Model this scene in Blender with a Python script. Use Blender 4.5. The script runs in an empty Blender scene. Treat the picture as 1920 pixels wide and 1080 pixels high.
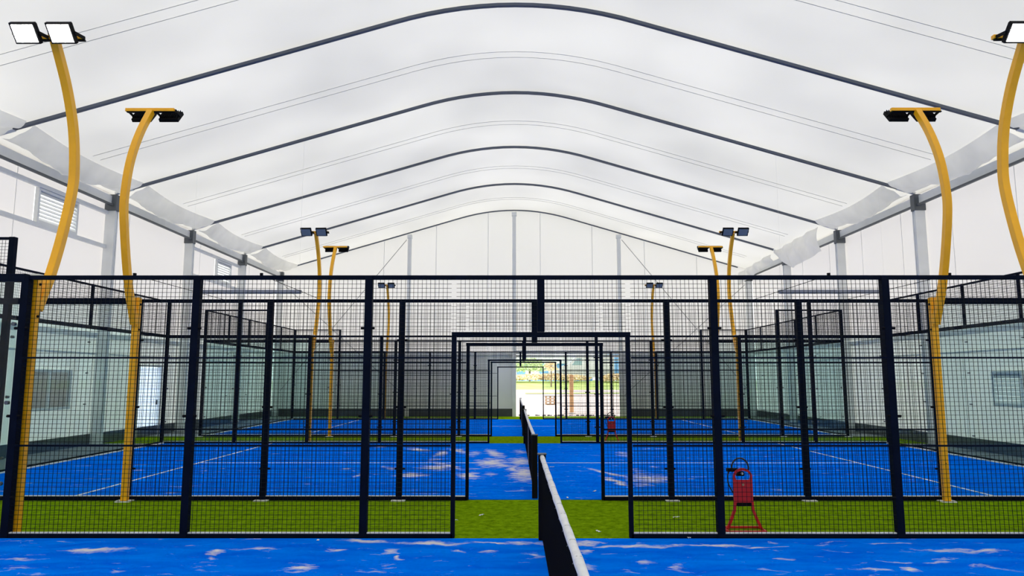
import bpy, math, random
from mathutils import Vector, Matrix
random.seed(7)
C = bpy.context.scene.collection
sc = bpy.context.scene

# ------------------------------------------------------------ camera
FPX, PITCH, CAMH, YAW = 1345.7, 0.1257, 1.7715, 0.0016
cam_d = bpy.data.cameras.new('camera')
cam = bpy.data.objects.new('camera', cam_d); C.objects.link(cam)
cam.location = (0, 0, CAMH)
cam.rotation_euler = (math.pi/2 + PITCH, 0, YAW)
cam_d.sensor_width = 36.0
cam_d.lens = FPX*36.0/1920
cam_d.clip_start = 0.05; cam_d.clip_end = 500
sc.camera = cam

# ------------------------------------------------------------ sky light (overcast)
w = bpy.data.worlds.new('overcast_sky'); sc.world = w; w.use_nodes = True
bg = w.node_tree.nodes['Background']
bg.inputs[0].default_value = (0.985, 0.99, 0.985, 1); bg.inputs[1].default_value = 3.4
vs = sc.view_settings
vs.view_transform = 'Standard'; vs.look = 'None'; vs.exposure = 0.0; vs.gamma = 1.0
vs.use_curve_mapping = False
cy = sc.cycles
cy.max_bounces = 10; cy.diffuse_bounces = 6; cy.glossy_bounces = 4
cy.transmission_bounces = 8; cy.transparent_max_bounces = 48

# ------------------------------------------------------------ materials
def mat(name, col, rough=0.5, metal=0.0, var=0.0, vscale=3.0, spec=0.5, bump=0.0, bscale=40.0):
    m = bpy.data.materials.new(name); m.use_nodes = True
    nt = m.node_tree; b = nt.nodes['Principled BSDF']
    b.inputs['Roughness'].default_value = rough; b.inputs['Metallic'].default_value = metal
    b.inputs['Specular IOR Level'].default_value = spec
    tc = nt.nodes.new('ShaderNodeTexCoord')
    n = nt.nodes.new('ShaderNodeTexNoise'); n.inputs['Scale'].default_value = vscale
    n.inputs['Detail'].default_value = 5
    nt.links.new(tc.outputs['Object'], n.inputs['Vector'])
    r = nt.nodes.new('ShaderNodeValToRGB')
    r.color_ramp.elements[0].position = 0.3; r.color_ramp.elements[1].position = 0.7
    r.color_ramp.elements[0].color = (*[max(0, c*(1-var)) for c in col], 1)
    r.color_ramp.elements[1].color = (*[min(1, c*(1+var)) for c in col], 1)
    nt.links.new(n.outputs['Fac'], r.inputs[0]); nt.links.new(r.outputs[0], b.inputs['Base Color'])
    if bump > 0:
        n2 = nt.nodes.new('ShaderNodeTexNoise'); n2.inputs['Scale'].default_value = bscale
        nt.links.new(tc.outputs['Object'], n2.inputs['Vector'])
        bp = nt.nodes.new('ShaderNodeBump'); bp.inputs['Strength'].default_value = bump
        bp.inputs['Distance'].default_value = 0.02
        nt.links.new(n2.outputs['Fac'], bp.inputs['Height']); nt.links.new(bp.outputs[0], b.inputs['Normal'])
    return m

def membrane(name, trans, diff, var=0.03, vscale=0.25):
    m = bpy.data.materials.new(name); m.use_nodes = True; nt = m.node_tree
    nt.nodes.remove(nt.nodes['Principled BSDF']); out = nt.nodes['Material Output']
    tc = nt.nodes.new('ShaderNodeTexCoord'); n = nt.nodes.new('ShaderNodeTexNoise')
    n.inputs['Scale'].default_value = vscale; n.inputs['Detail'].default_value = 2
    nt.links.new(tc.outputs['Object'], n.inputs['Vector'])
    r = nt.nodes.new('ShaderNodeValToRGB')
    r.color_ramp.elements[0].position = 0.3; r.color_ramp.elements[1].position = 0.7
    r.color_ramp.elements[0].color = (*[c*(1-var) for c in trans], 1)
    r.color_ramp.elements[1].color = (*[c*(1+var) for c in trans], 1)
    nt.links.new(n.outputs['Fac'], r.inputs[0])
    t = nt.nodes.new('ShaderNodeBsdfTranslucent'); nt.links.new(r.outputs[0], t.inputs['Color'])
    d = nt.nodes.new('ShaderNodeBsdfDiffuse'); d.inputs['Color'].default_value = (*diff, 1)
    a = nt.nodes.new('ShaderNodeAddShader')
    nt.links.new(t.outputs[0], a.inputs[0]); nt.links.new(d.outputs[0], a.inputs[1])
    nt.links.new(a.outputs[0], out.inputs['Surface'])
    return m

def glassmat(name, tint):
    m = bpy.data.materials.new(name); m.use_nodes = True; nt = m.node_tree
    nt.nodes.remove(nt.nodes['Principled BSDF']); out = nt.nodes['Material Output']
    t = nt.nodes.new('ShaderNodeBsdfTransparent'); t.inputs['Color'].default_value = (*tint, 1)
    g = nt.nodes.new('ShaderNodeBsdfGlossy'); g.inputs['Roughness'].default_value = 0.02
    f = nt.nodes.new('ShaderNodeFresnel'); f.inputs['IOR'].default_value = 1.35
    mx = nt.nodes.new('ShaderNodeMixShader')
    ge = nt.nodes.new('ShaderNodeNewGeometry'); iv = nt.nodes.new('ShaderNodeMath'); iv.operation = 'SUBTRACT'
    iv.inputs[0].default_value = 1.0; nt.links.new(ge.outputs['Backfacing'], iv.inputs[1])
    fm = nt.nodes.new('ShaderNodeMath'); fm.operation = 'MULTIPLY'
    nt.links.new(f.outputs[0], fm.inputs[0]); nt.links.new(iv.outputs[0], fm.inputs[1])
    nt.links.new(fm.outputs[0], mx.inputs[0]); nt.links.new(t.outputs[0], mx.inputs[1])
    nt.links.new(g.outputs[0], mx.inputs[2]); nt.links.new(mx.outputs[0], out.inputs['Surface'])
    return m

def emis(name, col, s):
    m = bpy.data.materials.new(name); m.use_nodes = True; b = m.node_tree.nodes['Principled BSDF']
    b.inputs['Base Color'].default_value = (*col, 1)
    b.inputs['Emission Color'].default_value = (*col, 1); b.inputs['Emission Strength'].default_value = s
    return m

M = {}
M['navy'] = mat('navy_steel', (0.003, 0.006, 0.016), 0.6, 0.0, 0.2, 4, 0.04)
M['wire'] = mat('black_wire', (0.003, 0.004, 0.007), 0.5, 0.0, 0.1, spec=0.1)
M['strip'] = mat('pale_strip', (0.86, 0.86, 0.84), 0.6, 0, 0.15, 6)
M['yellow'] = mat('yellow_paint', (0.95, 0.45, 0.002), 0.38, 0, 0.06, 3)
M['black'] = mat('black_housing', (0.004, 0.004, 0.006), 0.7, spec=0.1)
M['lens'] = mat('grey_lens', (0.17, 0.21, 0.25), 0.15, 0, 0.1)
M['lit'] = emis('lit_led', (1.0, 0.97, 0.90), 45)
M['alu'] = mat('pale_aluminium', (0.78, 0.79, 0.78), 0.5, 0.0, 0.05, 2)
M['beam'] = mat('arch_aluminium', (0.085, 0.10, 0.135), 0.5, 0.1, 0.08, 1)
M['darkalu'] = mat('dark_bracket', (0.10, 0.11, 0.12), 0.5, 0.2, 0.1)
M['white'] = mat('white_panel', (0.82, 0.82, 0.81), 0.6, 0, 0.02, 1)
M['lowwall'] = mat('grey_panel', (0.88, 0.89, 0.87), 0.6, 0, 0.03, 0.7)
M['base'] = mat('dark_base', (0.06, 0.07, 0.07), 0.7, 0, 0.2)
M['roof'] = membrane('roof_membrane', (0.206, 0.200, 0.185), (0.42, 0.415, 0.40), 0.13, 0.27)
M['side'] = membrane('side_membrane', (0.225, 0.225, 0.222), (0.42, 0.42, 0.41), 0.02)
M['cloth'] = membrane('loose_cloth', (0.50, 0.495, 0.48), (0.42, 0.42, 0.41), 0.1, 1.5)
M['frost'] = membrane('frosted_pane', (0.20, 0.18, 0.165), (0.3, 0.3, 0.3), 0.15, 2.5)
M['lowside'] = membrane('lower_side_lining', (0.175, 0.175, 0.17), (0.5, 0.5, 0.49), 0.05, 0.6)
M['glass'] = glassmat('teal_glass', (0.875, 0.935, 0.927))
M['clear'] = glassmat('clear_glass', (0.93, 0.96, 0.96))
M['net'] = mat('black_net', (0.004, 0.004, 0.006), 0.8, spec=0.1)
M['tape'] = mat('white_tape', (0.80, 0.80, 0.82), 0.7, 0, 0.08, 8, bump=0.4, bscale=30)
M['line'] = mat('white_line', (0.72, 0.76, 0.82), 0.8, 0, 0.1, 5)
M['red'] = mat('red_paint', (0.62, 0.008, 0.008), 0.4, 0, 0.08, 8)
M['hose'] = mat('black_hose', (0.01, 0.012, 0.015), 0.4)
M['cable'] = mat('grey_cable', (0.36, 0.36, 0.36), 0.5)
M['pale_cable'] = mat('pale_cable', (0.52, 0.52, 0.51), 0.6)
M['paper'] = mat('white_scrap', (0.85, 0.85, 0.83), 0.8)
M['paving'] = mat('pink_paving', (0.64, 0.53, 0.485), 0.9, 0, 0.08, 0.5)
M['outgrass'] = mat('outdoor_grass', (0.34, 0.46, 0.12), 0.9, 0, 0.3, 0.8)
M['hedge'] = mat('autumn_hedge', (0.78, 0.60, 0.38), 0.9, 0, 0.4, 1.5)
M['leafgreen'] = mat('green_leaves', (0.50, 0.60, 0.34), 0.9, 0, 0.3, 2)
M['bark'] = mat('bark', (0.16, 0.11, 0.08), 0.9, 0, 0.2)
M['bluebuild'] = mat('blue_cladding', (0.16, 0.36, 0.68), 0.6, 0, 0.1, 1)
M['palebuild'] = mat('pale_render', (0.62, 0.66, 0.70), 0.7, 0, 0.1, 1)
M['winglass'] = mat('dark_window', (0.22, 0.34, 0.36), 0.12, 0, 0.1)
M['vanwhite'] = mat('white_van_paint', (0.50, 0.53, 0.53), 0.3, 0, 0.03)
M['tyre'] = mat('tyre_rubber', (0.02, 0.02, 0.02), 0.8)
M['wood'] = mat('pallet_wood', (0.36, 0.23, 0.12), 0.8, 0, 0.2, 6)
M['orange'] = mat('orange_post', (0.85, 0.50, 0.26), 0.6, 0, 0.1)

def green_turf():
    m = bpy.data.materials.new('green_turf'); m.use_nodes = True; nt = m.node_tree
    b = nt.nodes['Principled BSDF']; b.inputs['Roughness'].default_value = 0.9
    b.inputs['Specular IOR Level'].default_value = 0.0
    tc = nt.nodes.new('ShaderNodeTexCoord')
    n = nt.nodes.new('ShaderNodeTexNoise'); n.inputs['Scale'].default_value = 9; n.inputs['Detail'].default_value = 8
    n.inputs['Roughness'].default_value = 0.75
    nt.links.new(tc.outputs['Object'], n.inputs['Vector'])
    r = nt.nodes.new('ShaderNodeValToRGB')
    r.color_ramp.elements[0].position = 0.3; r.color_ramp.elements[0].color = (0.06, 0.13, 0.001, 1)
    r.color_ramp.elements[1].position = 0.72; r.color_ramp.elements[1].color = (0.27, 0.45, 0.008, 1)
    nt.links.new(n.outputs['Fac'], r.inputs[0]); nt.links.new(r.outputs[0], b.inputs['Base Color'])
    n2 = nt.nodes.new('ShaderNodeTexNoise'); n2.inputs['Scale'].default_value = 55; n2.inputs['Detail'].default_value = 4
    nt.links.new(tc.outputs['Object'], n2.inputs['Vector'])
    bp = nt.nodes.new('ShaderNodeBump'); bp.inputs['Strength'].default_value = 0.8; bp.inputs['Distance'].default_value = 0.02
    nt.links.new(n2.outputs['Fac'], bp.inputs['Height']); nt.links.new(bp.outputs[0], b.inputs['Normal'])
    return m
M['green'] = green_turf()

def blue_turf(name, patches, c0, c1):
    """blue turf with drifts of pale silica sand; patches = (x, y, half_x, half_y, turn, strength) on the floor"""
    m = bpy.data.materials.new(name); m.use_nodes = True; nt = m.node_tree; L = nt.links.new
    b = nt.nodes['Principled BSDF']; b.inputs['Roughness'].default_value = 0.9
    b.inputs['Specular IOR Level'].default_value = 0.0
    tc = nt.nodes.new('ShaderNodeTexCoord')
    nd = nt.nodes.new('ShaderNodeTexNoise'); nd.inputs['Scale'].default_value = 3.2; nd.inputs['Detail'].default_value = 5
    L(tc.outputs['Object'], nd.inputs['Vector'])
    sub = nt.nodes.new('ShaderNodeVectorMath'); sub.operation = 'SUBTRACT'; sub.inputs[1].default_value = (0.5, 0.5, 0.5)
    L(nd.outputs['Color'], sub.inputs[0])
    ms = nt.nodes.new('ShaderNodeVectorMath'); ms.operation = 'SCALE'; ms.inputs['Scale'].default_value = 0.34
    L(sub.outputs[0], ms.inputs[0])
    ad = nt.nodes.new('ShaderNodeVectorMath'); ad.operation = 'ADD'
    L(tc.outputs['Object'], ad.inputs[0]); L(ms.outputs[0], ad.inputs[1])
    fine = nt.nodes.new('ShaderNodeTexNoise'); fine.inputs['Scale'].default_value = 3.0; fine.inputs['Detail'].default_value = 8
    fine.inputs['Roughness'].default_value = 0.65
    fp = nt.nodes.new('ShaderNodeMapping'); fp.inputs['Scale'].default_value = (1.2, 3.0, 1); fp.inputs['Rotation'].default_value = (0, 0, 0.2)
    L(ad.outputs[0], fp.inputs['Vector']); L(fp.outputs[0], fine.inputs['Vector'])
    acc = None
    for (x, y, hx, hy, rz, s) in patches:
        mp = nt.nodes.new('ShaderNodeMapping'); mp.vector_type = 'TEXTURE'
        mp.inputs['Location'].default_value = (x, y, 0); mp.inputs['Rotation'].default_value = (0, 0, rz)
        mp.inputs['Scale'].default_value = (hx, hy, 1e3)
        L(ad.outputs[0], mp.inputs['Vector'])
        ln = nt.nodes.new('ShaderNodeVectorMath'); ln.operation = 'LENGTH'; L(mp.outputs[0], ln.inputs[0])
        mr = nt.nodes.new('ShaderNodeMapRange'); mr.inputs['From Min'].default_value = 0.2
        mr.inputs['From Max'].default_value = 2.1; mr.inputs['To Min'].default_value = s; mr.inputs['To Max'].default_value = 0
        L(ln.outputs['Value'], mr.inputs['Value'])
        if acc is None: acc = mr.outputs[0]
        else:
            mx = nt.nodes.new('ShaderNodeMath'); mx.operation = 'MAXIMUM'; L(acc, mx.inputs[0]); L(mr.outputs[0], mx.inputs[1]); acc = mx.outputs[0]
    # faint swept streaks everywhere
    mp = nt.nodes.new('ShaderNodeMapping'); mp.inputs['Scale'].default_value = (0.9, 4.5, 1); mp.inputs['Rotation'].default_value = (0, 0, 0.25)
    L(ad.outputs[0], mp.inputs['Vector'])
    sn = nt.nodes.new('ShaderNodeTexNoise'); sn.inputs['Scale'].default_value = 1.1; sn.inputs['Detail'].default_value = 6
    L(mp.outputs[0], sn.inputs['Vector'])
    sr = nt.nodes.new('ShaderNodeMapRange'); sr.inputs['From Min'].default_value = 0.56; sr.inputs['From Max'].default_value = 0.80
    sr.inputs['To Max'].default_value = 0.55
    L(sn.outputs['Fac'], sr.inputs['Value'])
    if acc is None: acc = sr.outputs[0]
    else:
        mx = nt.nodes.new('ShaderNodeMath'); mx.operation = 'MAXIMUM'; L(acc, mx.inputs[0]); L(sr.outputs[0], mx.inputs[1]); acc = mx.outputs[0]
    fr = nt.nodes.new('ShaderNodeMath'); fr.operation = 'MULTIPLY_ADD'; L(fine.outputs['Fac'], fr.inputs[0])
    fr.inputs[1].default_value = 2.6; fr.inputs[2].default_value = -1.3
    su = nt.nodes.new('ShaderNodeMath'); su.operation = 'ADD'; L(acc, su.inputs[0]); L(fr.outputs[0], su.inputs[1])
    ma = nt.nodes.new('ShaderNodeMapRange'); ma.inputs['From Min'].default_value = 0.35; ma.inputs['From Max'].default_value = 1.0
    L(su.outputs[0], ma.inputs['Value'])
    mu = nt.nodes.new('ShaderNodeMath'); mu.operation = 'MULTIPLY'; L(ma.outputs[0], mu.inputs[0]); mu.inputs[1].default_value = 0.92
    big = nt.nodes.new('ShaderNodeTexNoise'); big.inputs['Scale'].default_value = 1.3; big.inputs['Detail'].default_value = 4
    L(mp.outputs[0], big.inputs['Vector'])
    cr = nt.nodes.new('ShaderNodeValToRGB'); cr.color_ramp.elements[0].position = 0.3; cr.color_ramp.elements[1].position = 0.75
    cr.color_ramp.elements[0].color = (*c0, 1); cr.color_ramp.elements[1].color = (*c1, 1)
    L(big.outputs['Fac'], cr.inputs[0])
    mix = nt.nodes.new('ShaderNodeMix'); mix.data_type = 'RGBA'
    L(mu.outputs[0], mix.inputs[0]); L(cr.outputs[0], mix.inputs[6]); mix.inputs[7].default_value = (0.80, 0.76, 0.74, 1)
    L(mix.outputs[2], b.inputs['Base Color'])
    return m

# ------------------------------------------------------------ helpers
class MB:
    def __init__(s): s.v = []; s.f = []
    def box(s, x0, x1, y0, y1, z0, z1):
        n = len(s.v)
        s.v += [(x, y, z) for x in (x0, x1) for y in (y0, y1) for z in (z0, z1)]
        s.f += [tuple(n+i for i in q) for q in ((0,1,3,2),(4,6,7,5),(0,4,5,1),(2,3,7,6),(0,2,6,4),(1,5,7,3))]
        return s
    def obox(s, c, size, R):
        n = len(s.v); c = Vector(c)
        for x in (-1, 1):
            for y in (-1, 1):
                for z in (-1, 1):
                    s.v.append(tuple(c + R @ Vector((x*size[0]/2, y*size[1]/2, z*size[2]/2))))
        s.f += [tuple(n+i for i in q) for q in ((0,1,3,2),(4,6,7,5),(0,4,5,1),(2,3,7,6),(0,2,6,4),(1,5,7,3))]
        return s
    def tube(s, pts, r, n=8, up=(1, 0, 0), rect=None, cap=True):
        pts = [Vector(p) for p in pts]; rings = []
        for i, p in enumerate(pts):
            t = (pts[min(i+1, len(pts)-1)] - pts[max(i-1, 0)]).normalized()
            a = Vector(up); a = a - t*a.dot(t)
            if a.length < 1e-4: a = Vector((0, 1, 0)) - t*t.y
            if a.length < 1e-4: a = Vector((0, 0, 1))
            a.normalize(); b = t.cross(a); k = len(s.v)
            if rect:
                for (u, v) in ((-1,-1),(1,-1),(1,1),(-1,1)): s.v.append(tuple(p + a*u*rect[0]/2 + b*v*rect[1]/2))
                m = 4
            else:
                for j in range(n):
                    q = 2*math.pi*j/n; rr = r[i] if isinstance(r, (list, tuple)) else r
                    s.v.append(tuple(p + a*math.cos(q)*rr + b*math.sin(q)*rr))
                m = n
            rings.append(k)
        for i in range(len(rings)-1):
            for j in range(m):
                s.f.append((rings[i]+j, rings[i]+(j+1) % m, rings[i+1]+(j+1) % m, rings[i+1]+j))
        if cap:
            s.f.append(tuple(rings[0]+j for j in reversed(range(m)))); s.f.append(tuple(rings[-1]+j for j in range(m)))
        return s
    def grid(s, fn, nu, nv):
        n = len(s.v)
        for i in range(nu+1):
            for j in range(nv+1): s.v.append(tuple(fn(i/nu, j/nv)))
        for i in range(nu):
            for j in range(nv):
                a = n+i*(nv+1)+j; s.f.append((a, a+nv+1, a+nv+2, a+1))
        return s
    def mesh(s, name, m):
        me = bpy.data.meshes.new(name); me.from_pydata(s.v, [], s.f); me.update(); me.materials.append(m); return me
    def build(s, name, m, parent=None, loc=(0, 0, 0), smooth=False, bevel=0.0):
        me = s.mesh(name, m)
        return link(name, me, parent, loc, smooth, bevel)

def link(name, me, parent=None, loc=(0, 0, 0), smooth=False, bevel=0.0):
    o = bpy.data.objects.new(name, me); C.objects.link(o); o.location = loc
    if smooth:
        for p in me.polygons: p.use_smooth = True
    if parent is not None: o.parent = parent
    if bevel > 0:
        b = o.modifiers.new('bevel', 'BEVEL'); b.width = bevel; b.segments = 2; b.limit_method = 'ANGLE'
    return o

def tag(o, label, cat, group=None):
    o['label'] = label; o['category'] = cat
    if group: o['group'] = group
    return o
def struct(o): o['kind'] = 'structure'; return o
def thing(name, label, cat, loc, group=None):
    o = bpy.data.objects.new(name, None); C.objects.link(o); o.location = loc; o.empty_display_size = 0.2
    return tag(o, label, cat, group)

def ground(px, py):
    """where the camera ray through a photo pixel meets the floor"""
    e = math.atan((py-540)/FPX) - PITCH
    Y = CAMH/math.tan(e)
    d = Y*math.cos(PITCH) - CAMH*math.sin(PITCH)
    return (px-960)/FPX*d - YAW*Y, Y

# ------------------------------------------------------------ measured layout
XC = 0.3217                        # line of the nets
FY = [8.305, 10.839, 20.108, 22.570, 31.834]   # five long-side fences
FH = 2.965
HC, HW = 0.05, 11.33               # hall centre, half width to column centres
YG = 34.4                          # gable wall
BAY = 4.88
FRAMES = [YG-4*BAY, YG-3*BAY, YG-2*BAY, YG-BAY, YG]
ZA, SL, XR = 9.93, 0.2965, 2.6
def zroof(x):
    x = abs(x-HC)
    return ZA - (SL*x*x/(2*XR) if x < XR else SL*XR/2 + SL*(x-XR))
ZE = zroof(HC+HW)
YB = -12.0                         # hall end behind the viewer

# ------------------------------------------------------------ hall shell
struct(MB().box(HC-HW-0.3, HC+HW+0.3, YB, YG+0.1, -0.2, 0).build('floor', M['green']))

for s_ in (-1, 1):
    for (a, b) in ((FY[1], FY[2]), (FY[3], YG)):
        x0, x1 = sorted((XC+s_*10.06, HC+s_*(HW+0.1)))
        struct(MB().box(x0, x1, a, b, 0.0005, 0.006).build('floor', mat('grey_walkway', (0.22, 0.24, 0.24), 0.9, 0, 0.1, 2)))

def ceilfn(u, v):
    x = HC + (u-0.5)*2*(HW+0.2); y = YB + v*(YG+0.15-YB)
    t = ((y-FRAMES[0])/BAY) % 1.0
    sag = -0.05*math.sin(math.pi*t)**2 + 0.015*math.sin(x*1.3+y*0.9)
    return (x, y, zroof(x)+0.09+sag)
struct(MB().grid(ceilfn, 64, 152).build('ceiling', M['roof'], smooth=True))

RZ = 2.95                           # rail between lower panels and upper lining
def side_wall(name, sgn, holes):
    # lower panel wall with rectangular holes (y0,y1,z0,z1), upper translucent lining with holes too
    x = HC + sgn*(HW+0.18)
    mb = MB(); y = YB
    def q(y0, y1, z0, z1):
        n = len(mb.v); mb.v.extend([(x, y0, z0), (x, y1, z0), (x, y1, z1), (x, y0, z1)]); mb.f.append((n, n+1, n+2, n+3))
    for (a, b, c, d) in sorted([h for h in holes if h[2] < RZ]):
        q(y, a, 0, RZ)
        if c > 0: q(a, b, 0, c)
        q(a, b, d, RZ); y = b
    q(y, YG, 0, RZ)
    lo = struct(mb.build(name, M['lowside']))
    # membrane: single sheet quads so that daylight passes once
    mb = MB(); hs = sorted([h for h in holes if h[2] >= RZ]); y = YB
    def q(y0, y1, z0, z1):
        n = len(mb.v); mb.v.extend([(x, y0, z0), (x, y1, z0), (x, y1, z1), (x, y0, z1)]); mb.f.append((n, n+1, n+2, n+3))
    ZT = ZE + 0.12
    for (a, b, c, d) in hs:
        q(y, a, RZ, ZT); q(a, b, RZ, c); q(a, b, d, ZT); y = b
    q(y, YG, RZ, ZT)
    mb.build('upper_lining', M['side'], lo)
    # panel seams
    sm = MB(); y = YB+1.22
    while y < YG:
        if not any(h[0]-0.05 < y < h[1]+0.05 for h in holes):
            sm.box(x-sgn*0.036-0.004, x-sgn*0.036+0.004, y-0.006, y+0.006, 0, ZE-0.25)
        y += 2.44
    sm.build('panel_seam', M['alu'], lo)
    return lo
LW = [(16.75, 18.35, 5.47, 6.33), (27.2, 28.6, 5.47, 6.33), (16.9, 18.6, 1.0, 2.0), (21.95, 23.4, 0.0, 2.2)]
RW = [(16.3, 17.35, 1.12, 1.95)]
side_wall('wall_left', -1, LW)
side_wall('wall_right', 1, RW)

def gable():
    y = YG + 0.10; x0, x1 = HC-HW-0.2, HC+HW+0.2
    DX0, DX1, DZ = 0.12, 5.22, 2.93
    mb = MB(); mb.box(x0, DX0, y, y+0.06, 0, RZ).box(DX1, x1, y, y+0.06, 0, RZ)
    lo = struct(mb.build('wall_far', M['lowwall']))
    mb = MB(); N = 60
    for i in range(N+1):
        x = x0 + (x1-x0)*i/N; mb.v += [(x, y, RZ), (x, y, zroof(x)+0.1)]
    for i in range(N): mb.f.append((2*i, 2*i+2, 2*i+3, 2*i+1))
    mb.build('upper_lining', M['side'], lo)
    sm = MB()
    for i in range(-4, 5):
        for d in (-1.27, 1.27):
            x = HC + i*5.07 + d
            if abs(x-HC) < HW: sm.box(x-0.012, x+0.012, y-0.012, y-0.004, RZ, zroof(x))
    for i in range(-9, 0): sm.box(HC+i*1.22-0.008, HC+i*1.22+0.008, y-0.012, y-0.004, 0, RZ)
    for i in range(5, 10): sm.box(HC+i*1.22-0.008, HC+i*1.22+0.008, y-0.012, y-0.004, 0, RZ)
    sm.build('panel_seam', M['alu'], lo)
    struct(MB().box(x0, DX0-0.1, y-0.05, y, 0, 0.36).box(DX1+0.1, x1, y-0.05, y, 0, 0.36).build('baseboard_far', M['base']))
    d = struct(MB().box(DX0-0.14, DX0, y-0.12, y+0.08, 0, DZ).box(DX1, DX1+0.14, y-0.12, y+0.08, 0, DZ)
               .box(DX0-0.14, DX1+0.14, y-0.12, y+0.08, DZ, DZ+0.12).build('door_1', M['alu'], bevel=0.008))
    MB().box(DX0, DX1, y+0.10, y+0.22, DZ-0.14, DZ-0.02).build('track_beam', M['white'], d)
    MB().box(DX0, DX1, y+0.10, y+0.14, DZ-0.30, DZ-0.25).build('track_rail', M['alu'], d)
gable()
struct(MB().box(HC-HW-0.2, HC+HW+0.2, YB-0.06, YB, 0, ZE).build('wall_back', M['white']))

# wall rails (trim)
tn = [0]
def trim(mb, m=None, **k):
    tn[0] += 1; return struct(mb.build('trim_%d' % tn[0], m or M['alu'], **k))
for s in (-1, 1):
    xi = HC+s*(HW+0.10)
    trim(MB().box(min(xi, xi+s*0.06), max(xi, xi+s*0.06), YB, YG, RZ-0.07, RZ+0.07))
    xe = HC+s*(HW+0.02)
    trim(MB().box(xe-0.07, xe+0.07, YB, YG, ZE-0.34, ZE-0.10), M['alu'])       # eave beam
    trim(MB().box(xe-0.11*s-0.03, xe-0.11*s+0.03, YB, YG, ZE-0.40, ZE-0.345), M['darkalu'])
    trim(MB().box(min(xi, xi+s*0.06), max(xi, xi+s*0.06), YB, YG, 2.42, 2.47), M['white'])
    trim(MB().box(min(xi, xi+s*0.05), max(xi, xi+s*0.05), YB, YG, 0, 0.30), M['darkalu'])
for (a, b) in ((FRAMES[0], FRAMES[1]), (FRAMES[2], FRAMES[3])):
    x = HC-HW-0.06
    for z in (5.42, 6.38): trim(MB().box(x-0.06, x+0.02, a+0.13, b-0.13, z-0.05, z+0.05))
x0, x1 = HC-HW, HC+HW
trim(MB().box(x0, 0.0, YG+0.0, YG+0.07, RZ-0.06, RZ+0.06).box(0, 5.4, YG, YG+0.07, RZ+0.06, RZ+0.16).box(5.36, x1, YG, YG+0.07, RZ-0.06, RZ+0.06))

# windows
wn = [0]
def louvre_window(sgn, y0, y1, z0, z1, n, glass=False):
    wn[0] += 1; x = HC+sgn*(HW+0.12)
    f = MB(); t = 0.07
    f.box(x-0.05, x+0.05, y0, y0+t, z0, z1).box(x-0.05, x+0.05, y1-t, y1, z0, z1)
    f.box(x-0.05, x+0.05, y0+t, y1-t, z0, z0+t).box(x-0.05, x+0.05, y0+t, y1-t, z1-t, z1)
    o = struct(f.build('window_%d' % wn[0], M['alu'], bevel=0.006))
    if not glass:
        s = MB(); R = Matrix.Rotation(math.radians(35*sgn), 3, 'Y')
        for k in range(n):
            z = z0+t+(z1-z0-2*t)*(k+0.5)/n
            s.obox((x, (y0+y1)/2, z), (0.012, y1-y0-2*t, (z1-z0)/n*0.95), R)
        s.build('louvre', M['white'], o)
    MB().box(x+sgn*0.03, x+sgn*0.036, y0+t, y1-t, z0+t, z1-t).build('pane', M['frost'] if glass else M['clear'], o)
    if glass: MB().box(x-0.03, x+0.03, (y0+y1)/2-0.03, (y0+y1)/2+0.03, z0+t, z1-t).build('mullion', M['white'], o)
louvre_window(-1, *LW[0][:2], *LW[0][2:], 8)
louvre_window(-1, *LW[1][:2], *LW[1][2:], 8)
louvre_window(-1, *LW[2][:2], *LW[2][2:], 8, glass=True)
louvre_window(1, *RW[0], 7)
# side door on the left
y0, y1, _, z1 = LW[3]; x = HC-HW-0.16
d = struct(MB().box(x-0.05, x+0.08, y0, y0+0.06, 0, z1).box(x-0.05, x+0.08, y1-0.06, y1, 0, z1).box(x-0.05, x+0.08, y0, y1, z1-0.06, z1).build('door_2', M['alu']))
MB().box(x-0.02, x+0.02, y0+0.07, y1-0.07, 0.02, z1-0.07).build('door_panel', membrane('frosted_door', (0.62, 0.66, 0.75), (0.35, 0.37, 0.4), 0.02), d)
MB().box(x+0.02, x+0.06, y1-0.2, y1-0.17, 0.95, 1.1).build('door_handle', M['darkalu'], d)

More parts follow.
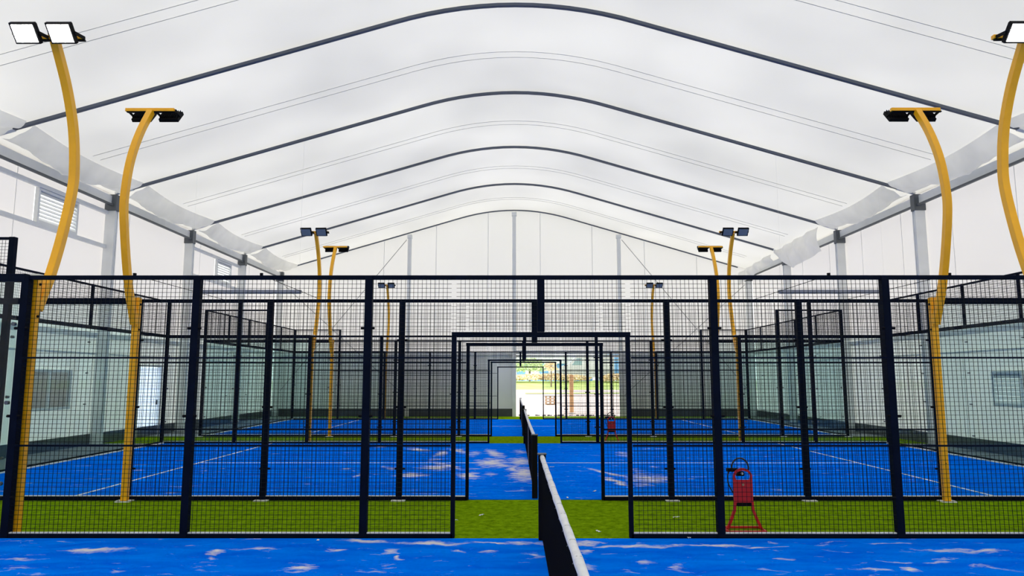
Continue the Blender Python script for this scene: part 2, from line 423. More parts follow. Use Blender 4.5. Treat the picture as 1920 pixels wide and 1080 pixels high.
# ------------------------------------------------------------ portal frames
frame_lbl = ['Nearest dark arched roof frame, spanning the very top of the picture',
             'Second dark arched roof frame, counted from the nearest, above the large lamp heads',
             'Third dark arched roof frame, counted from the nearest',
             'Fourth dark arched roof frame, last one before the end wall',
             'Thin arched frame edging the white end wall']
for i, y in enumerate(FRAMES):
    t = thing('portal_frame', frame_lbl[i], 'roof frame', (HC, y, 0), 'arched portal frames carrying the roof')
    last = i == 4
    hw, dz = (0.045, 0.065) if not last else (0.035, 0.05)
    pts = []; N = 56; xe = HW-0.52
    for k in range(N+1):
        x = -xe + 2*xe*k/N; pts.append((x, -0.06 if last else 0, zroof(x+HC)-dz/2+0.03))
    MB().tube(pts, 0, up=(0, 1, 0), rect=(hw*2, dz)).build('arch_beam', M['beam'], t)
    for s in (-1, 1):
        x = s*(HW-0.02)
        c = MB().box(x-0.14, x+0.14, -0.13, -0.10, 0, ZE-0.06).box(x-0.14, x+0.14, 0.0, 0.03, 0, ZE-0.06).box(x-0.12, x+0.12, -0.10, 0.0, 0, ZE-0.08)
        c.build('column', M['alu'], t)
        MB().box(x-0.16, x+0.16, -0.16, 0.05, ZE-0.52, ZE-0.06).build('corner_bracket', M['darkalu'], t, bevel=0.01)
        MB().box(x-0.22, x+0.22, -0.22, 0.10, 0, 0.025).build('base_plate', M['darkalu'], t)
        if not last:
            p = MB(); xx = s*(HW-0.30)
            p.tube([(xx-s*0.24, 0, zroof(HC+xx-s*0.24)-0.02), (xx+s*0.24, 0, zroof(HC+xx+s*0.24)-0.02)], 0, up=(0, 1, 0), rect=(0.13, 0.05))
            p.build('daylight_slit_plate', M['white'], t)  # white plate stands in for the bright daylight slit at the arch end

for k, lab in ((-1, 'Slim white upright in the end wall left of its middle'), (0, 'Slim white upright in the middle of the end wall, under the roof apex'), (1, 'Slim white upright in the end wall right of the big doorway')):
    x = HC + k*5.07
    z0 = 0 if k != 1 else 0
    tag(MB().box(x-0.09, x+0.09, YG-0.16, YG-0.02, z0, zroof(x)-0.08).box(x-0.12, x+0.12, YG-0.18, YG-0.0, zroof(x)-0.28, zroof(x)-0.1).build('gable_post', M['alu'], bevel=0.01), lab, 'post', 'uprights of the end wall')
for s, nm in ((-1, 'left'), (1, 'right')):
    for up in (0, 1):
        xa, xb = HC+s*5.22, HC+s*11.1
        za, zb = (zroof(xa)-0.3, 1.2) if up else (1.0, ZE-0.7)
        tag(MB().tube([(xa, YG-0.12+0.03*up, za), (xb, YG-0.12+0.03*up, zb)], 0.016, 6).build('bracing_cable', M['cable']),
            'Thin bracing cable on the %s part of the end wall, %s towards the middle' % (nm, 'rising' if up else 'falling'), 'cable', 'crossed bracing cables')
# paired tension cables under the lining, half way between frames
where = ['crossing the top corners of the picture', 'between the first and second dark arch', 'between the second and third dark arch', 'between the third and fourth dark arch', 'between the fourth arch and the end wall']
for i in range(5):
    yc = FRAMES[0] + (i-0.5)*BAY
    for j, dy in enumerate((-0.16, 0.16)):
        pts = [(HC-HW+0.9 + 2*(HW-0.9)*k/50, yc+dy, 0) for k in range(51)]
        pts = [(p[0], p[1], zroof(p[0])+0.0) for p in pts]
        tag(MB().tube(pts, 0.006, 5).build('tension_cable', M['pale_cable']),
            'Thin roof cable, %s of the pair %s' % ('front' if j == 0 else 'rear', where[i]), 'cable', 'paired thin roof cables')

# cloth edges of the lining along the eaves
for s, nm in ((-1, 'left'), (1, 'right')):
    for i in range(5):
        ya = FRAMES[0] + (i-1)*BAY + 0.12; yb = ya + BAY - 0.24
        if s == 1 and i >= 3: continue
        def fn(u, v, ya=ya, yb=yb, s=s, i=i):
            y = ya + (yb-ya)*u
            b = math.sin(math.pi*u)
            x = 10.45 + 0.67*v + 0.16*b*(1-v) + 0.10*b*math.sin(math.pi*v) + 0.03*math.sin(u*31+i)*math.sin(math.pi*v)
            z = zroof(HC+x) + 0.02 - 0.10*v - (0.10+0.22*b)*abs(math.sin(math.pi*v**0.7))**0.9
            z += (0.022*math.sin(u*29+v*9+i*2) + 0.010*math.sin(u*71-v*13+i) + 0.05*math.sin(v*6.3+u*5))*math.sin(v*3.1)
            return (HC+s*x, y, z)
        tag(MB().grid(fn, 70, 12).build('lining_edge', M['cloth'], smooth=True),
            'Sagging white cloth edge along the %s eave, %s' % (nm, ['nearest bay at the picture edge', 'bay beside the nearest window column', 'second visible bay', 'third visible bay', 'farthest bay'][i]), 'cloth', 'sagging cloth edges of the roof lining')
def flap_fn(y0, y1, ztop, zbot):
    def fn(u, v):
        y = y0 + (y1-y0)*u; zt = ztop(u); z = zt + (zbot(u)-zt)*v
        x = 10.82 + 0.07*math.sin(u*9+v*2)*v + 0.045*math.sin(u*24+v*4) - 0.10*math.sin(math.pi*v)
        return (x, y + 0.12*math.sin(v*4+u*3), z + 0.03*math.sin(u*17)*v)
    return fn
tag(MB().grid(flap_fn(25.0, 29.2, lambda u: 7.14-0.14*u, lambda u: 6.22-0.16*math.sin(math.pi*u) + 0.75*max(0, (u-0.62)/0.38)**1.5), 50, 20).build('hanging_flap', M['cloth'], smooth=True),
    'Large loose white cloth flap hanging down from the right eave', 'cloth')
tag(MB().grid(flap_fn(29.6, 34.0, lambda u: 6.98-0.18*u, lambda u: 6.62-0.42*u), 50, 16).build('hanging_flap', M['cloth'], smooth=True),
    'Smaller loose cloth flap at the far right corner, against the end wall', 'cloth')

# ------------------------------------------------------------ courts
def gp(cx, cy, hw, hh, tilt=0.0, s=1.0, xc=XC):
    x, y = ground(cx, cy); xa, _ = ground(cx+hw, cy); _, ya = ground(cx, cy-hh)
    return (x - xc, y, max(abs(xa-x), 0.02), max(abs(ya-y), 0.03), tilt, s)
P1 = [gp(187,1034,42,3.5), gp(30,1052,22,2.5,0.2,.7), gp(33,1068,18,3,0.3,.6), gp(397,1037,12,4,0,.9), gp(393,1050,8,7,0.3,.6), gp(378,1068,14,4,0.7,.5),
      gp(482,1033,28,3), gp(683,1017,30,2.6), gp(804,1020,52,2.4), gp(622,1034,20,2.6,-.2), gp(558,1069,22,6,.3,.8), gp(735,1036,14,3,-.5,.9), gp(746,1047,7,6,0,.9), gp(736,1066,14,7,.3,.5),
      gp(858,1037,18,2,-.3,.8), gp(915,1021,48,1.3,0,.8), gp(921,1036,10,2.2,0,.7), gp(990,1021,28,1.8), gp(1004,1045,17,4.5,0,.75), gp(1097,1023,26,5,0,.9), gp(1090,1035,10,8,0,.6),
      gp(1180,1026,70,2.4,0,.95), gp(1310,1025,80,1.8,0,.85), gp(1420,1028,90,1.2,0,.6), gp(1640,1020,230,0.9,0,.35), gp(1212,1055,12,2.5,0,.8), gp(1275,1068,14,6,-.4,.7), gp(1100,1066,12,7,-.3,.6), gp(1180,1074,14,4,0,.5),
      gp(1805,1034,62,3.4,0,.8), gp(1480,1052,14,2.5,0,.8), gp(1635,1071,30,2.5,-.5,.8), gp(1703,1071,12,3,-.2,.9), gp(1770,1056,24,1.6,0,.7), gp(1872,1069,28,3.5,-.5,.75), gp(1455,1072,22,3,-.6,.55),
      gp(225,1073,10,5,.6,.5), gp(325,1044,14,2,0,.4), gp(1680,1055,36,1.5,0,.5), gp(1545,1024,26,1,0,.4), gp(700,1073,30,5,.4,.4), gp(1890,1048,34,1.2,-.2,.4)]
P2 = [gp(785,844,12,3,.5), gp(828,851,8,4,0), gp(817,862,12,2,0,.7), gp(820,878,24,4,.5), gp(838,874,10,7,.5,.9), gp(860,846,10,4,.3,.9), gp(888,852,8,4,0,.7), gp(926,851,10,6,.2), gp(922,868,20,6,0), gp(935,874,22,3,0,.8),
      gp(770,892,22,3.5), gp(880,893,16,5,.2), gp(885,881,14,3,0,.5), gp(730,879,9,3,.5,.8), gp(917,890,9,3,0,.7), gp(672,892,5,3), gp(715,838,10,2,0,.6), gp(650,880,10,1.5,0,.6),
      gp(974,866,14,6), gp(982,889,20,10,0), gp(962,880,8,5), gp(975,848,10,3,0,.7), gp(975,921,26,1.5,0,.5), gp(1140,888,7,8,.4), gp(1155,904,8,8,.2), gp(1218,898,34,6,0,.9), gp(1205,910,14,3,0,.7), gp(1200,886,12,6,0,.5),
      gp(1168,850,12,2,0,.7), gp(1167,855,10,3,0,.6), gp(1300,896,22,1.2,0,.4), gp(1225,876,12,2,-.3,.5), gp(1240,842,60,1,0,.35), gp(1010,836,60,0.8,0,.3), gp(340,914,26,1.5,0,.6), gp(155,875,14,1.2,0,.5), gp(135,914,26,1,0,.35), gp(400,885,30,1.2,0,.4), gp(258,883,10,1,0,.5)]
BL0, BL1 = (0.0, 0.12, 0.80), (0.0, 0.22, 1.0)
B1 = blue_turf('blue_turf_near', P1, BL0, BL1)
B2 = blue_turf('blue_turf_middle', P2, BL0, BL1)
B3 = blue_turf('blue_turf_far', [], BL0, BL1)
def court(y0, y1, m, label, lines=True):
    o = thing('court_surface', label, 'court', (XC, 0, 0), 'blue padel court surfaces')
    MB().box(-9.89, 9.89, y0+0.05, y1-0.05, 0.0005, 0.012).build('turf', m, o)
    ym = (y0+y1)/2; z = 0.0125
    if lines:
        for s in (-1, 1):
            MB().box(s*6.95-0.03, s*6.95+0.03, y0+0.05, y1-0.05, 0.0121, z).build('service_line', M['line'], o)
        MB().box(-6.92, 6.92, ym-0.03, ym+0.03, 0.0121, z).build('centre_line', M['line'], o)
    return o
court(-0.97, FY[0], B1, 'Nearest bright blue court with smears of white sand, at the bottom edge')
court(FY[1], FY[2], B2, 'Middle blue court with sand patches, behind the first green strip')
court(FY[3], FY[4], B3, 'Farthest blue court in front of the open doorway')

# ------------------------------------------------------------ fences
def wire_mesh(w, h):
    mb = MB(); r = 0.0021; st = 0.05
    n = int(round(w/st)); sx = w/n
    for i in range(1, n): x = -w/2+sx*i; mb.box(x-r, x+r, -r, r, 0, h)
    n = int(round(h/st)); sz = h/n
    for i in range(1, n): z = sz*i; mb.box(-w/2, w/2, -r+0.003, r+0.003, z-r, z+r)
    return mb.mesh('mesh_panel', M['wire'])
PW = 0.085
WM = {}
def panel(parent, x, y, z, w, h, rot=0):
    k = (round(w, 3), round(h, 3))
    if k not in WM: WM[k] = wire_mesh(w, h)
    o = link('mesh_panel', WM[k], parent, (x, y, z)); o.rotation_euler = (0, 0, rot); return o

def fence(Y, cs, label):
    """cs: side of its court, -1 towards the camera, +1 away"""
    t = thing('court_fence', label, 'fence', (XC, Y, 0), 'long mesh and glass fences of the padel courts')
    h = PW/2; ym = cs*(h-0.008)         # mesh flush with the court side
    pm = None
    for X in (-10, -8, -6, -4, -2, 2, 4, 6, 8, 10):
        H = 3.93 if abs(X) >= 8 else FH
        p = MB().box(X-h, X+h, -h, h, 0.01, H).build('post', M['navy'], t, bevel=0.004)
        MB().box(X-0.10, X+0.10, -0.12 if cs > 0 else 0.0, 0.0 if cs > 0 else 0.12, 0.0, 0.014).build('base_plate', M['strip'], p)
        if abs(X) <= 6:
            for z in (0.45, 1.35, 2.35):
                for s in (-1, 1): MB().tube([(X+s*h, ym, z), (X+s*(h+0.035), ym, z)], 0.016, 8, up=(0, 0, 1)).build('clip', M['black'], p)
    MB().box(-h, h, -h, h, 2.31, FH-0.04).build('centre_stub', M['navy'], t, bevel=0.004)
    for X in (-1, 1): MB().box(X-0.024, X+0.024, -0.03, 0.03, 0.01, 2.26).build('door_jamb', M['navy'], t, bevel=0.003)
    MB().box(-1.03, 1.03, -0.035, 0.035, 2.26, 2.305).build('door_header', M['navy'], t, bevel=0.003)
    MB().box(-6, 6, -0.03, 0.03, FH-0.045, FH+0.002).build('top_rail', M['navy'], t, bevel=0.003)
    for s in (-1, 1):
        def bx(a, b): return (min(s*a, s*b), max(s*a, s*b))
        a, b = bx(1, 10)
        br = MB().box(a, b, -0.03, 0.03, 0.004, 0.055).build('bottom_rail', M['navy'], t, bevel=0.003)
        MB().box(a, b, -0.018, 0.018, 0.0555, 0.068).build('edge_and_highlight_strip', M['strip'], br)  # pale strip stands in for the sky's highlight on the rail top
        for z in (1.02, 2.01):
            a, b = bx(1.03, 6); MB().box(a, b, ym-0.009, ym+0.009, z-0.010, z+0.010).build('cross_rail', M['navy'], t)
        for X in (3, 5): panel(t, s*X, ym, 0.06, 2-PW, FH-0.11)
        panel(t, s*1.5, ym, 0.06, 1-PW/2-0.03, FH-0.11)
        panel(t, s*0.5, ym, 2.32, 1-PW/2, FH-2.37)
        # glass bays
        a, b = bx(6.06, 7.94); MB().box(a, b, ym-0.006, ym+0.006, 0.06, FH-0.06).build('glass_pane', M['glass'], t)
        a, b = bx(8.06, 9.94); MB().box(a, b, ym-0.006, ym+0.006, 0.06, FH-0.06).build('glass_pane', M['glass'], t)
        a, b = bx(6, 10); MB().box(a, b, -0.045, 0.045, FH-0.07, FH+0.02).build('glass_beam', M['navy'], t, bevel=0.004)
        a, b = bx(8, 10); MB().box(a, b, -0.02, 0.02, 3.89, 3.93).build('upper_rail', M['navy'], t, bevel=0.003)
        panel(t, s*9, ym, FH+0.02, 2-PW, 3.89-FH-0.02)
        for X in (6.09, 7.91, 8.09, 9.91):
            for z in (0.6, 1.5, 2.4):
                MB().tube([(s*X, ym-0.02, z), (s*X, ym+0.02, z)], 0.022, 10, up=(1, 0, 0)).build('glass_clamp', M['darkalu'], t)
    return t
fl = ['Nearest dark mesh fence, its bottom rail along the edge of the near blue court',
      'Second dark mesh fence, at the far edge of the first green strip',
      'Third mesh fence, closing the far side of the middle blue court',
      'Fourth mesh fence, just behind the second green strip',
      'Farthest mesh fence, in front of the end wall and doorway']
for Y, cs, l in zip(FY, (-1, 1, -1, 1, -1), fl): fence(Y, cs, l)

def end_wall(s, y0, y1, label):
    t = thing('glass_end_wall', label, 'glass wall', (XC+s*10, (y0+y1)/2, 0), 'glass end walls of the padel courts')
    L = y1-y0; n = 5; pw = (L-0.1)/n
    for k in range(n):
        yc = -L/2+0.05+pw*(k+0.5)
        MB().box(-0.006, 0.006, yc-pw/2+0.006, yc+pw/2-0.006, 0.06, FH-0.06).build('glass_pane', M['glass'], t)
        panel(t, 0, yc, FH+0.02, pw-0.05, 3.89-FH-0.02, math.pi/2)
        if k < n-1:
            y = yc+pw/2
            MB().box(-0.025, 0.025, y-0.025, y+0.025, FH+0.02, 3.89).build('upper_post', M['navy'], t)
            for z in (0.5, 1.2, 1.9, 2.6): MB().box(-0.02, 0.02, y-0.03, y+0.03, z-0.015, z+0.015).build('glass_clamp', M['darkalu'], t, bevel=0.004)
    MB().box(-0.04, 0.04, -L/2+0.05, L/2-0.05, FH-0.06, FH+0.02).build('glass_beam', M['navy'], t, bevel=0.004)
    MB().box(-0.02, 0.02, -L/2+0.05, L/2-0.05, 3.89, 3.93).build('upper_rail', M['navy'], t)
    b = MB().box(-0.03, 0.03, -L/2+0.05, L/2-0.05, 0.004, 0.06).build('bottom_rail', M['navy'], t)
    MB().box(-s*0.075-0.018, -s*0.075+0.018, -L/2+0.05, L/2-0.05, 0.0, 0.035).build('edge_and_highlight_strip', M['strip'], b)
end_wall(-1, FY[1], FY[2], 'Tall teal glass wall at the left end of the middle court')
end_wall(1, FY[1], FY[2], 'Tall teal glass wall at the right end of the middle court')
end_wall(-1, FY[3], FY[4], 'Distant teal glass wall at the left end of the farthest court')
end_wall(1, FY[3], FY[4], 'Distant teal glass wall at the right end of the farthest court')

# ------------------------------------------------------------ nets
def net(y0, y1, label):
    t = thing('tennis_net', label, 'net', (XC, (y0+y1)/2, 0), 'black court nets with white top tape')
    L = y1-y0; a, b = -L/2+0.12, L/2-0.12
    for y in (a, b):
        p = MB().box(-0.042, 0.042, y-0.04, y+0.04, 0.013, 0.93).build('net_post', M['black'], t, bevel=0.004)
        MB().box(-0.05, 0.05, y-0.05, y+0.05, 0.93, 0.945).build('post_cap', M['darkalu'], p, bevel=0.003)
    def zt(y): return 0.88 + 0.03*(2*y/L)**2
    aa, bb = a+0.04, b-0.04
    nb = MB(); n = int((bb-aa)/0.04); r = 0.0017
    for i in range(n+1):
        y = aa+(bb-aa)*i/n; nb.box(-r, r, y-r, y+r, 0.02, zt(y)-0.02)
    for j in range(22):
        f = j/22
        nb.tube([(0.002, aa+(bb-aa)*k/8, 0.02+(zt(aa+(bb-aa)*k/8)-0.04)*f) for k in range(9)], 0, up=(1, 0, 0), rect=(2*r, 2*r), cap=False)
    nb.build('netting', M['net'], t)
    tp = MB(); pts = [(0, aa+(bb-aa)*k/40, zt(aa+(bb-aa)*k/40)) for k in range(41)]
    tp.tube(pts, [0.026+0.002*math.sin(k*2.3) for k in range(41)], 12, up=(1, 0, 0)).build('top_tape', M['tape'], t, smooth=True)
    tie = MB()
    for k in range(1, 24):
        y = aa+(bb-aa)*k/24; tie.tube([(-0.03, y, zt(y)-0.012), (-0.012, y, zt(y)+0.026), (0.014, y, zt(y)+0.026), (0.029, y, zt(y)-0.01)], 0.0013, 5, up=(0, 1, 0))
    tie.build('tape_tie', M['cable'], t)
    MB().box(-0.004, 0.004, -0.025, 0.025, 0.013, zt(0)).build('centre_strap', M['tape'], t)
net(-0.97, FY[0], 'Nearest black net with thick white tape, running out of the bottom edge')
net(FY[1], FY[2], 'Black net of the middle court, seen behind the nearest net')
net(FY[3], FY[4], 'Farthest small black net, in front of the open doorway')

# ------------------------------------------------------------ light poles
def catmull(P, n=8):
    out = []
    for i in range(len(P)-1):
        p0 = P[max(i-1, 0)]; p1 = P[i]; p2 = P[i+1]; p3 = P[min(i+2, len(P)-1)]
        for k in range(n):
            t = k/n
            out.append(tuple(0.5*((2*b)+(-a+c)*t+(2*a-5*b+4*c-d)*t*t+(-a+3*b-3*c+d)*t**3) for a, b, c, d in zip(p0, p1, p2, p3)))
    out.append(P[-1]); return out
ARM = catmull([(0.165, 2.58), (0.255, 2.8), (0.37, 3.06), (0.52, 3.55), (0.65, 4.15), (0.655, 4.5), (0.57, 4.97), (0.37, 5.45), (0.09, 5.90)], 7)
def light_pole(side, fi, gs, lit, label):
    """gs: direction of the gap between courts as seen from the fence"""
    X = XC + side*5.97; Y = FY[fi]
    t = thing('light_pole', label, 'light pole', (X, Y, 0), 'curved yellow floodlight poles')
    o = 0.115*gs
    MB().box(-0.10, 0.10, o-0.08, o+0.10, 0, 0.015).build('base_plate', M['strip'], t)
    lp = MB().box(-0.043, 0.043, o-0.043, o+0.043, 0.012, 2.98).build('lower_post', M['yellow'], t, bevel=0.006)
    MB().box(-0.048, 0.048, o-0.048, o+0.048, 2.98, 3.0).build('post_cap', M['strip'], lp)
    for z in (2.5, 2.88): MB().tube([(-0.055, o, z), (0.055, o, z)], 0.016, 8, up=(0, 1, 0)).build('bolt', M['black'], lp)
    for z in (0.55, 0.8): MB().tube([(0.0, o+gs*0.042, z), (0.0, o+gs*0.047, z)], 0.008, 8, up=(1, 0, 0)).build('bolt', M['black'], lp)
    MB().tube([(0, gs*p[0], p[1]) for p in ARM], 0, up=(1, 0, 0), rect=(0.092, 0.092)).build('curved_arm', M['yellow'], t, bevel=0.006)
    ty, tz = gs*0.07, 5.93
    cb = MB().box(-0.40, 0.36, ty-0.03, ty+0.03, tz-0.02, tz+0.03).build('crossbar', M['yellow'], t, bevel=0.004)
    cs = -gs
    R = Matrix.Rotation(math.radians(48)*cs, 3, 'X')     # face turned down and towards the court
    for x in (-0.215, 0.215):
        c = Vector((x, ty+cs*0.20, tz-0.03))
        f = MB().obox(c, (0.30, 0.25, 0.055), R)
        for k in range(9): f.obox(c + R @ Vector((-0.13+k*0.0325, 0, 0.045)), (0.006, 0.21, 0.04), R)
        fo = f.build('floodlight', M['black'], t, bevel=0.004)
        MB().obox(c + R @ Vector((0, 0, -0.029)), (0.255, 0.205, 0.006), R).build('lens', M['lit'] if lit else M['lens'], fo)
        br = MB()
        for s in (-1, 1): br.tube([(x+s*0.16, ty, tz+0.0), (x+s*0.16, c.y, c.z)], 0, up=(1, 0, 0), rect=(0.012, 0.04))
        br.box(x-0.166, x+0.166, ty-0.02, ty+0.02, tz-0.035, tz-0.02)
        br.build('lamp_bracket', M['black'], fo)
    return t
desc = {0: 'lamps lit, at the nearest fence', 1: 'dark lamp head, in front of the second fence', 2: 'grey lamp faces visible, at the third fence',
        3: 'lamps turned away, at the fourth fence', 4: 'tiny lamp pair, at the farthest fence'}
for fi in range(5):
    for s in (-1, 1):
        light_pole(s, fi, 1 if fi in (0, 2, 4) else -1, fi == 0,
                   '%s yellow light pole, %s' % ('Left' if s < 0 else 'Right', desc[fi]))

# ------------------------------------------------------------ red stands
def red_stand(x, y, label):
    t = thing('strapping_stand', label, 'stand', (x, y, 0), 'red steel strapping stands')
    # base frame
    b = MB(); b.tube([(-0.22, -0.10, 0.012), (0.22, -0.10, 0.012), (0.22, 0.16, 0.012), (-0.22, 0.16, 0.012), (-0.22, -0.10, 0.012)], 0, up=(0, 0, 1), rect=(0.022, 0.03))
    b.build('base_frame', M['red'], t)
    for s in (-1, 1):
        MB().tube([(s*0.20, 0, 0.02), (s*0.155, 0.0, 0.12), (s*0.108, 0.0, 0.24), (s*0.10, 0.0, 0.34)], 0, up=(0, 1, 0), rect=(0.03, 0.03)).build('leg', M['red'], t)
    # plate with a handle cut out of its round top
    hw = 0.112; out = [(-hw, 0.30), (hw, 0.30), (hw, 0.62)]
    for k in range(1, 12):
        a = math.pi*k/12; out.append((hw*math.cos(a), 0.62+0.10*math.sin(a)))
    out.append((-hw, 0.62))
    inn = [(-hw*0.70, 0.585), (hw*0.70, 0.585), (hw*0.80, 0.62)]
    for k in range(1, 12):
        a = math.pi*k/12; inn.append((hw*0.80*math.cos(a), 0.62+0.072*math.sin(a)))
    inn.append((-hw*0.80, 0.62))
    n = len(out); mb = MB(); top = MB()
    for y_ in (-0.012, 0.012):
        mb.v += [(p[0], y_, p[1]) for p in out]; mb.v += [(p[0], y_, p[1]) for p in inn]
    for off, rev in ((0, False), (2*n, True)):
        for i in range(n):
            j = (i+1) % n; q = (off+i, off+j, off+n+j, off+n+i); mb.f.append(tuple(reversed(q)) if rev else q)
    for i in range(n):
        j = (i+1) % n; mb.f.append((i, 2*n+i, 2*n+j, j)); mb.f.append((n+i, n+j, 3*n+j, 3*n+i))
    mb.build('back_plate', M['red'], t)
    MB().box(-0.085, 0.085, -0.035, 0.06, 0.285, 0.325).build('reel_shaft', M['black'], t, bevel=0.008)
    MB().tube([(0.0, -0.013, 0.53), (0.0, -0.016, 0.53)], 0.014, 10, up=(1, 0, 0)).build('badge', M['wood'], t)
    hp = [(0.10*math.cos(a) - 0.01, 0.05, 0.715+0.115*math.sin(a)) for a in [math.pi*k/14-0.25 for k in range(0, 18)]]
    MB().tube(hp, 0.010, 8, up=(0, 1, 0)).build('hose_loop', M['hose'], t, smooth=True)
    MB().tube(catmull([(-0.12, 0.045, 0.70), (-0.16, 0.045, 0.64), (-0.155, 0.045, 0.53), (-0.10, 0.045, 0.42)], 6), 0.008, 8, up=(0, 1, 0)).build('hose', M['hose'], t, smooth=True)
    tl = MB().box(-0.17, -0.05, 0.02, 0.08, 0.675, 0.715).tube([(-0.06, 0.05, 0.65), (0.03, 0.05, 0.65)], 0.03, 10, up=(0, 0, 1)).build('tensioner', M['black'], t, bevel=0.004)
    MB().tube([(0.0, 0.02, 0.655), (0.0, 0.0, 0.655)], 0.013, 10, up=(1, 0, 0)).build('knob', M['strip'], t)
    MB().box(-0.10, 0.10, 0.014, 0.02, 0.34, 0.58).build('rear_sheet', M['red'], t)
x, y = ground(1397, 996); red_stand(x, y+0.02, 'Red steel stand with black hose loop on the near green strip')
x, y = ground(1146, 829); red_stand(x, 20.45, 'Small distant reddish stand on the second green strip, by the doorway side')

# ------------------------------------------------------------ hanging frames above the middle court
for s, xa, xb, nm in ((-1, -8.95, -5.95, 'left'), (1, 7.45, 10.3, 'right')):
    t = thing('hanging_light_bar', 'Slim grey bar hung level above the %s end of the middle court' % nm, 'hanging bar', ((xa+xb)/2, 20.0, 4.2), 'slim grey bars hung over the court ends')
    h = (xb-xa)/2
    MB().box(-h, h, -0.06, 0.06, -0.05, 0.045).build('bar_housing', mat('grey_bar', (0.25, 0.27, 0.32), 0.4, 0.2), t, bevel=0.01)
    MB().box(-h+0.02, h-0.02, -0.045, 0.045, -0.062, -0.05).build('diffuser', M['lens'], t)
    for e in (-1, 1):
        MB().tube([(e*h, -3.2, 0.0), (e*h, 2.6, 0.0)], 0.008, 5).build('guide_wire', M['black'], t)
        MB().box(e*h-0.03, e*h+0.03, -3.24, -3.18, -0.03, 0.05).build('wire_hook', M['black'], t)
        for yy in (-0.5,):
            zt = zroof((xa+xb)/2+e*h)-4.2
            MB().tube([(e*h, FRAMES[1]-20.0, 0), (e*h, FRAMES[1]-20.0, zt-0.05)], 0.0015, 4, up=(0, 1, 0)).build('hanger', M['alu'], t)

# ------------------------------------------------------------ litter on the turf
scr = [(903, 966, 'white scrap left of the nearest net on the near green strip'), (852, 976, 'white curled scrap beside the left gate jamb'), (1122, 997, 'pale scrap on green turf right of the nearest net'),
       (1268, 970, 'white scrap behind the mesh between gate and thick post'), (1064, 935, 'white scrap on the far blue edge right of the net'), (1115, 923, 'white scrap on blue turf near the right gate'),
       (1035, 877, 'small pale scrap on the white line beyond the net'), (596, 1016, 'tiny pale pebble on the near blue court'), (1292, 1011, 'tiny pale pebble at the foot of the near right fence')]
for i, (px, py, l) in enumerate(scr):
    x, y = ground(px, py); z0 = 0.0125 if (y < FY[0] or y > FY[1]) else 0.0
    a = random.uniform(0, 3); L = 0.018 if 'pebble' in l else 0.045
    ps = [Vector((math.cos(a)*L*(k-2)/2, math.sin(a)*L*(k-2)/2, z0+0.002+0.010*math.sin(k*1.4+i)**2)) for k in range(5)]
    mb = MB().tube(ps, 0, up=(0, 0, 1), rect=(0.004, 0.022))
    o = mb.build('scrap', M['paper'], loc=(x, y, 0)); tag(o, l[0].upper()+l[1:], 'litter', 'white scraps on the turf')

# ------------------------------------------------------------ outdoors
def gz(y): return max(0.0, 0.0375*(y-36.5))
og = MB().grid(lambda u, v: (-80+160*u, YG+0.35+(60-YG-0.35)*v, gz(YG+0.35+(60-YG-0.35)*v)-0.02), 2, 24)
struct(og.build('floor', M['paving']))
gr = MB().grid(lambda u, v: (-80+160*u, 60+v*6, gz(60)-0.02+0.65*v), 2, 4).grid(lambda u, v: (-80+160*u, 66+v*60, gz(60)+0.63), 2, 2)
o = struct(gr.build('floor', M['outgrass']))
for s in (-1, 1):
    struct(MB().box(min(s*11.75, s*80), max(s*11.75, s*80), YB-20, YG+0.35, -0.1, -0.02).build('floor', M['paving']))
# grass verge on the paving
o = MB().grid(lambda u, v: (0.9+9*u, 54+1.5*v*(1-0.3*math.sin(6*u)), gz(54+1.5*v)+0.01), 12, 2).build('grass_verge', M['outgrass']); tag(o, 'Narrow yellowish grass verge across the sunlit paving outside', 'grass verge')
def bush(name, m, cx, cy, z, rx, ry, rz, n, label, cat, group=None, parent=None):
    mb = MB(); rnd = random.Random(int(cx*7+cy))
    for _ in range(n):
        a = rnd.uniform(0, 6.28); e = math.asin(rnd.uniform(-0.4, 1)); k = rnd.uniform(0.55, 1.0)
        c = Vector((cx+rx*k*math.cos(a)*math.cos(e), cy+ry*k*math.sin(a)*math.cos(e), z+rz*(0.45+0.55*k*math.sin(e))))
        s_ = rnd.uniform(0.06, 0.13); R = Matrix.Rotation(rnd.uniform(0, 3), 3, 'X') @ Matrix.Rotation(rnd.uniform(0, 3), 3, 'Z')
        k0 = len(mb.v)
        for q in ((-1, 0, 0), (0, -0.6, 0.1), (1, 0, 0), (0, 0.6, 0.1)): mb.v.append(tuple(c + R @ Vector(q)*s_))
        mb.f.append((k0, k0+1, k0+2, k0+3))
    o = mb.build(name, m, parent)
    if parent is None: tag(o, label, cat, group)
    return o
zz = gz(60)+0.55
bush('hedge', M['hedge'], 3.0, 65.5, zz, 4.2, 0.8, 0.8, 2600, 'Low orange-brown autumn hedge beyond the grass outside', 'hedge')
bush('hedge', M['hedge'], 9.6, 65.5, zz-0.12, 1.8, 0.8, 0.95, 1300, 'Orange hedge clump at the right side of the doorway view', 'hedge')
t = thing('young_tree', 'Slender young tree on the grass outside the doorway', 'tree', (3.25, 62, gz(60)+0.2))
MB().tube([(0, 0, -0.1), (0.03, 0, 1.0), (0, 0, 2.0)], [0.06, 0.05, 0.03], 8).build('trunk', M['bark'], t)
bush('foliage', M['hedge'], 0, 0, 1.1, 0.6, 0.6, 1.1, 260, '', '', parent=t)
t = thing('bushy_tree', 'Green bushy tree in front of the blue building outside', 'tree', (1.6, 70, gz(60)+0.6))
MB().tube([(0, 0, -0.1), (0, 0, 1.2)], 0.09, 8).build('trunk', M['bark'], t)
bush('foliage', M['leafgreen'], 0, 0, 0.5, 1.6, 1.2, 1.8, 1400, '', '', parent=t)
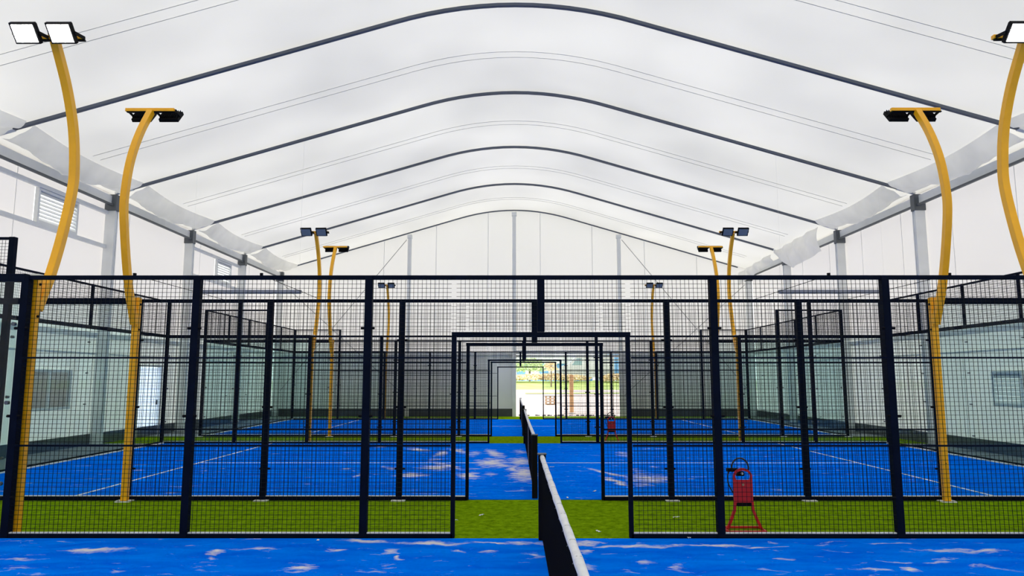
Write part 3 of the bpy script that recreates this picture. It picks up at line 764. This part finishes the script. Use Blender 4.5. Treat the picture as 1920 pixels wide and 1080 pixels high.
# delivery van
t = thing('delivery_van', 'White van with large windscreen parked outside the doorway', 'van', (6.9, 69.5, gz(60)+0.61))
def extr(poly, y0, y1, nm, m, par):
    mb = MB(); n = len(poly)
    mb.v = [(x, y0, z) for x, z in poly]+[(x, y1, z) for x, z in poly]
    mb.f = [tuple(range(n))[::-1], tuple(range(n, 2*n))] + [(i, (i+1) % n, n+(i+1) % n, n+i) for i in range(n)]
    return mb.build(nm, m, par, bevel=0.04)
extr([(-2.35, 0.4), (2.7, 0.4), (2.7, 2.55), (-0.7, 2.55), (-1.5, 1.75), (-2.3, 1.45)], -0.95, 0.95, 'van_body', M['vanwhite'], t)
extr([(-1.35, 1.55), (-0.35, 1.55), (-0.35, 2.2), (-0.85, 2.2)], -0.965, -0.90, 'side_window', M['winglass'], t)
extr([(-1.52, 1.80), (-0.76, 2.5), (-0.70, 2.5), (-1.42, 1.80)], -0.8, 0.8, 'windscreen', M['winglass'], t)
for xw in (-1.5, 1.8):
    for s in (-1, 1): MB().tube([(xw, s*0.72, 0.33), (xw, s*0.96, 0.33)], 0.33, 20, up=(1, 0, 0)).build('wheel', M['tyre'], t)
# buildings
t = thing('building', 'Blue and white industrial building far outside the doorway', 'building', (4, 82, 1.48))
MB().box(-6, 5, 0, 8, -0.1, 2.0).build('wall', M['bluebuild'], t)
MB().box(-6.2, 5.2, -0.2, 8.2, 2.0, 2.9).build('roof', M['palebuild'], t)
for k in range(4): MB().box(-5.2+k*2.6, -3.6+k*2.6, -0.06, 0.02, 0.7, 1.5).build('window', M['palebuild'], t)
t = thing('building', 'Pale office block with blue window bands behind the van', 'building', (14, 78, 1.48))
MB().box(-4.4, 5, 0, 5, -0.1, 7).build('wall', M['palebuild'], t)
for k in range(4):
    MB().box(-3.8+k*1.9, -2.6+k*1.9, -0.06, 0.02, 0.8, 5.2).build('window', M['bluebuild'], t)
# pallets
t = thing('pallet_stack', 'Small stack of brown wooden pallets on the paving outside', 'pallets', (2.22, 43.4, gz(43.4)))
for k in range(3):
    mb = MB(); z = 0.17*k; wx = 0.30
    for j in range(5): mb.box(-wx, wx, -0.3+j*0.13, -0.22+j*0.13, z+0.12, z+0.14)
    for j in (-wx, -0.04, wx-0.08): mb.box(j, j+0.08, -0.3, 0.3, z+0.03, z+0.12)
    for j in (-0.3, 0.22): mb.box(-wx, wx, j, j+0.08, z, z+0.03)
    mb.build('pallet', M['wood'], t)
# orange post
t = thing('marker_post', 'Pale orange marker post standing just outside the doorway', 'post', (2.98, 37.0, gz(37.0)))
MB().box(-0.10, 0.10, -0.05, 0.05, 0, 1.95).build('post_body', M['orange'], t, bevel=0.01)
MB().box(-0.16, 0.16, -0.14, 0.14, 0, 0.05).build('foot', M['strip'], t)
# rubble lip along the threshold
mb = MB(); rnd = random.Random(3)
for k in range(60):
    x = 0.3+4.8*rnd.random(); s_ = rnd.uniform(0.02, 0.06)
    mb.obox((x, YG+0.62+0.2*rnd.random(), s_*0.4), (s_*2, s_*1.5, s_), Matrix.Rotation(rnd.uniform(0, 3), 3, 'Z'))
o = mb.build('rubble', M['base']); o['kind'] = 'stuff'; tag(o, 'Dark crumbs of rubble along the doorway threshold', 'rubble')
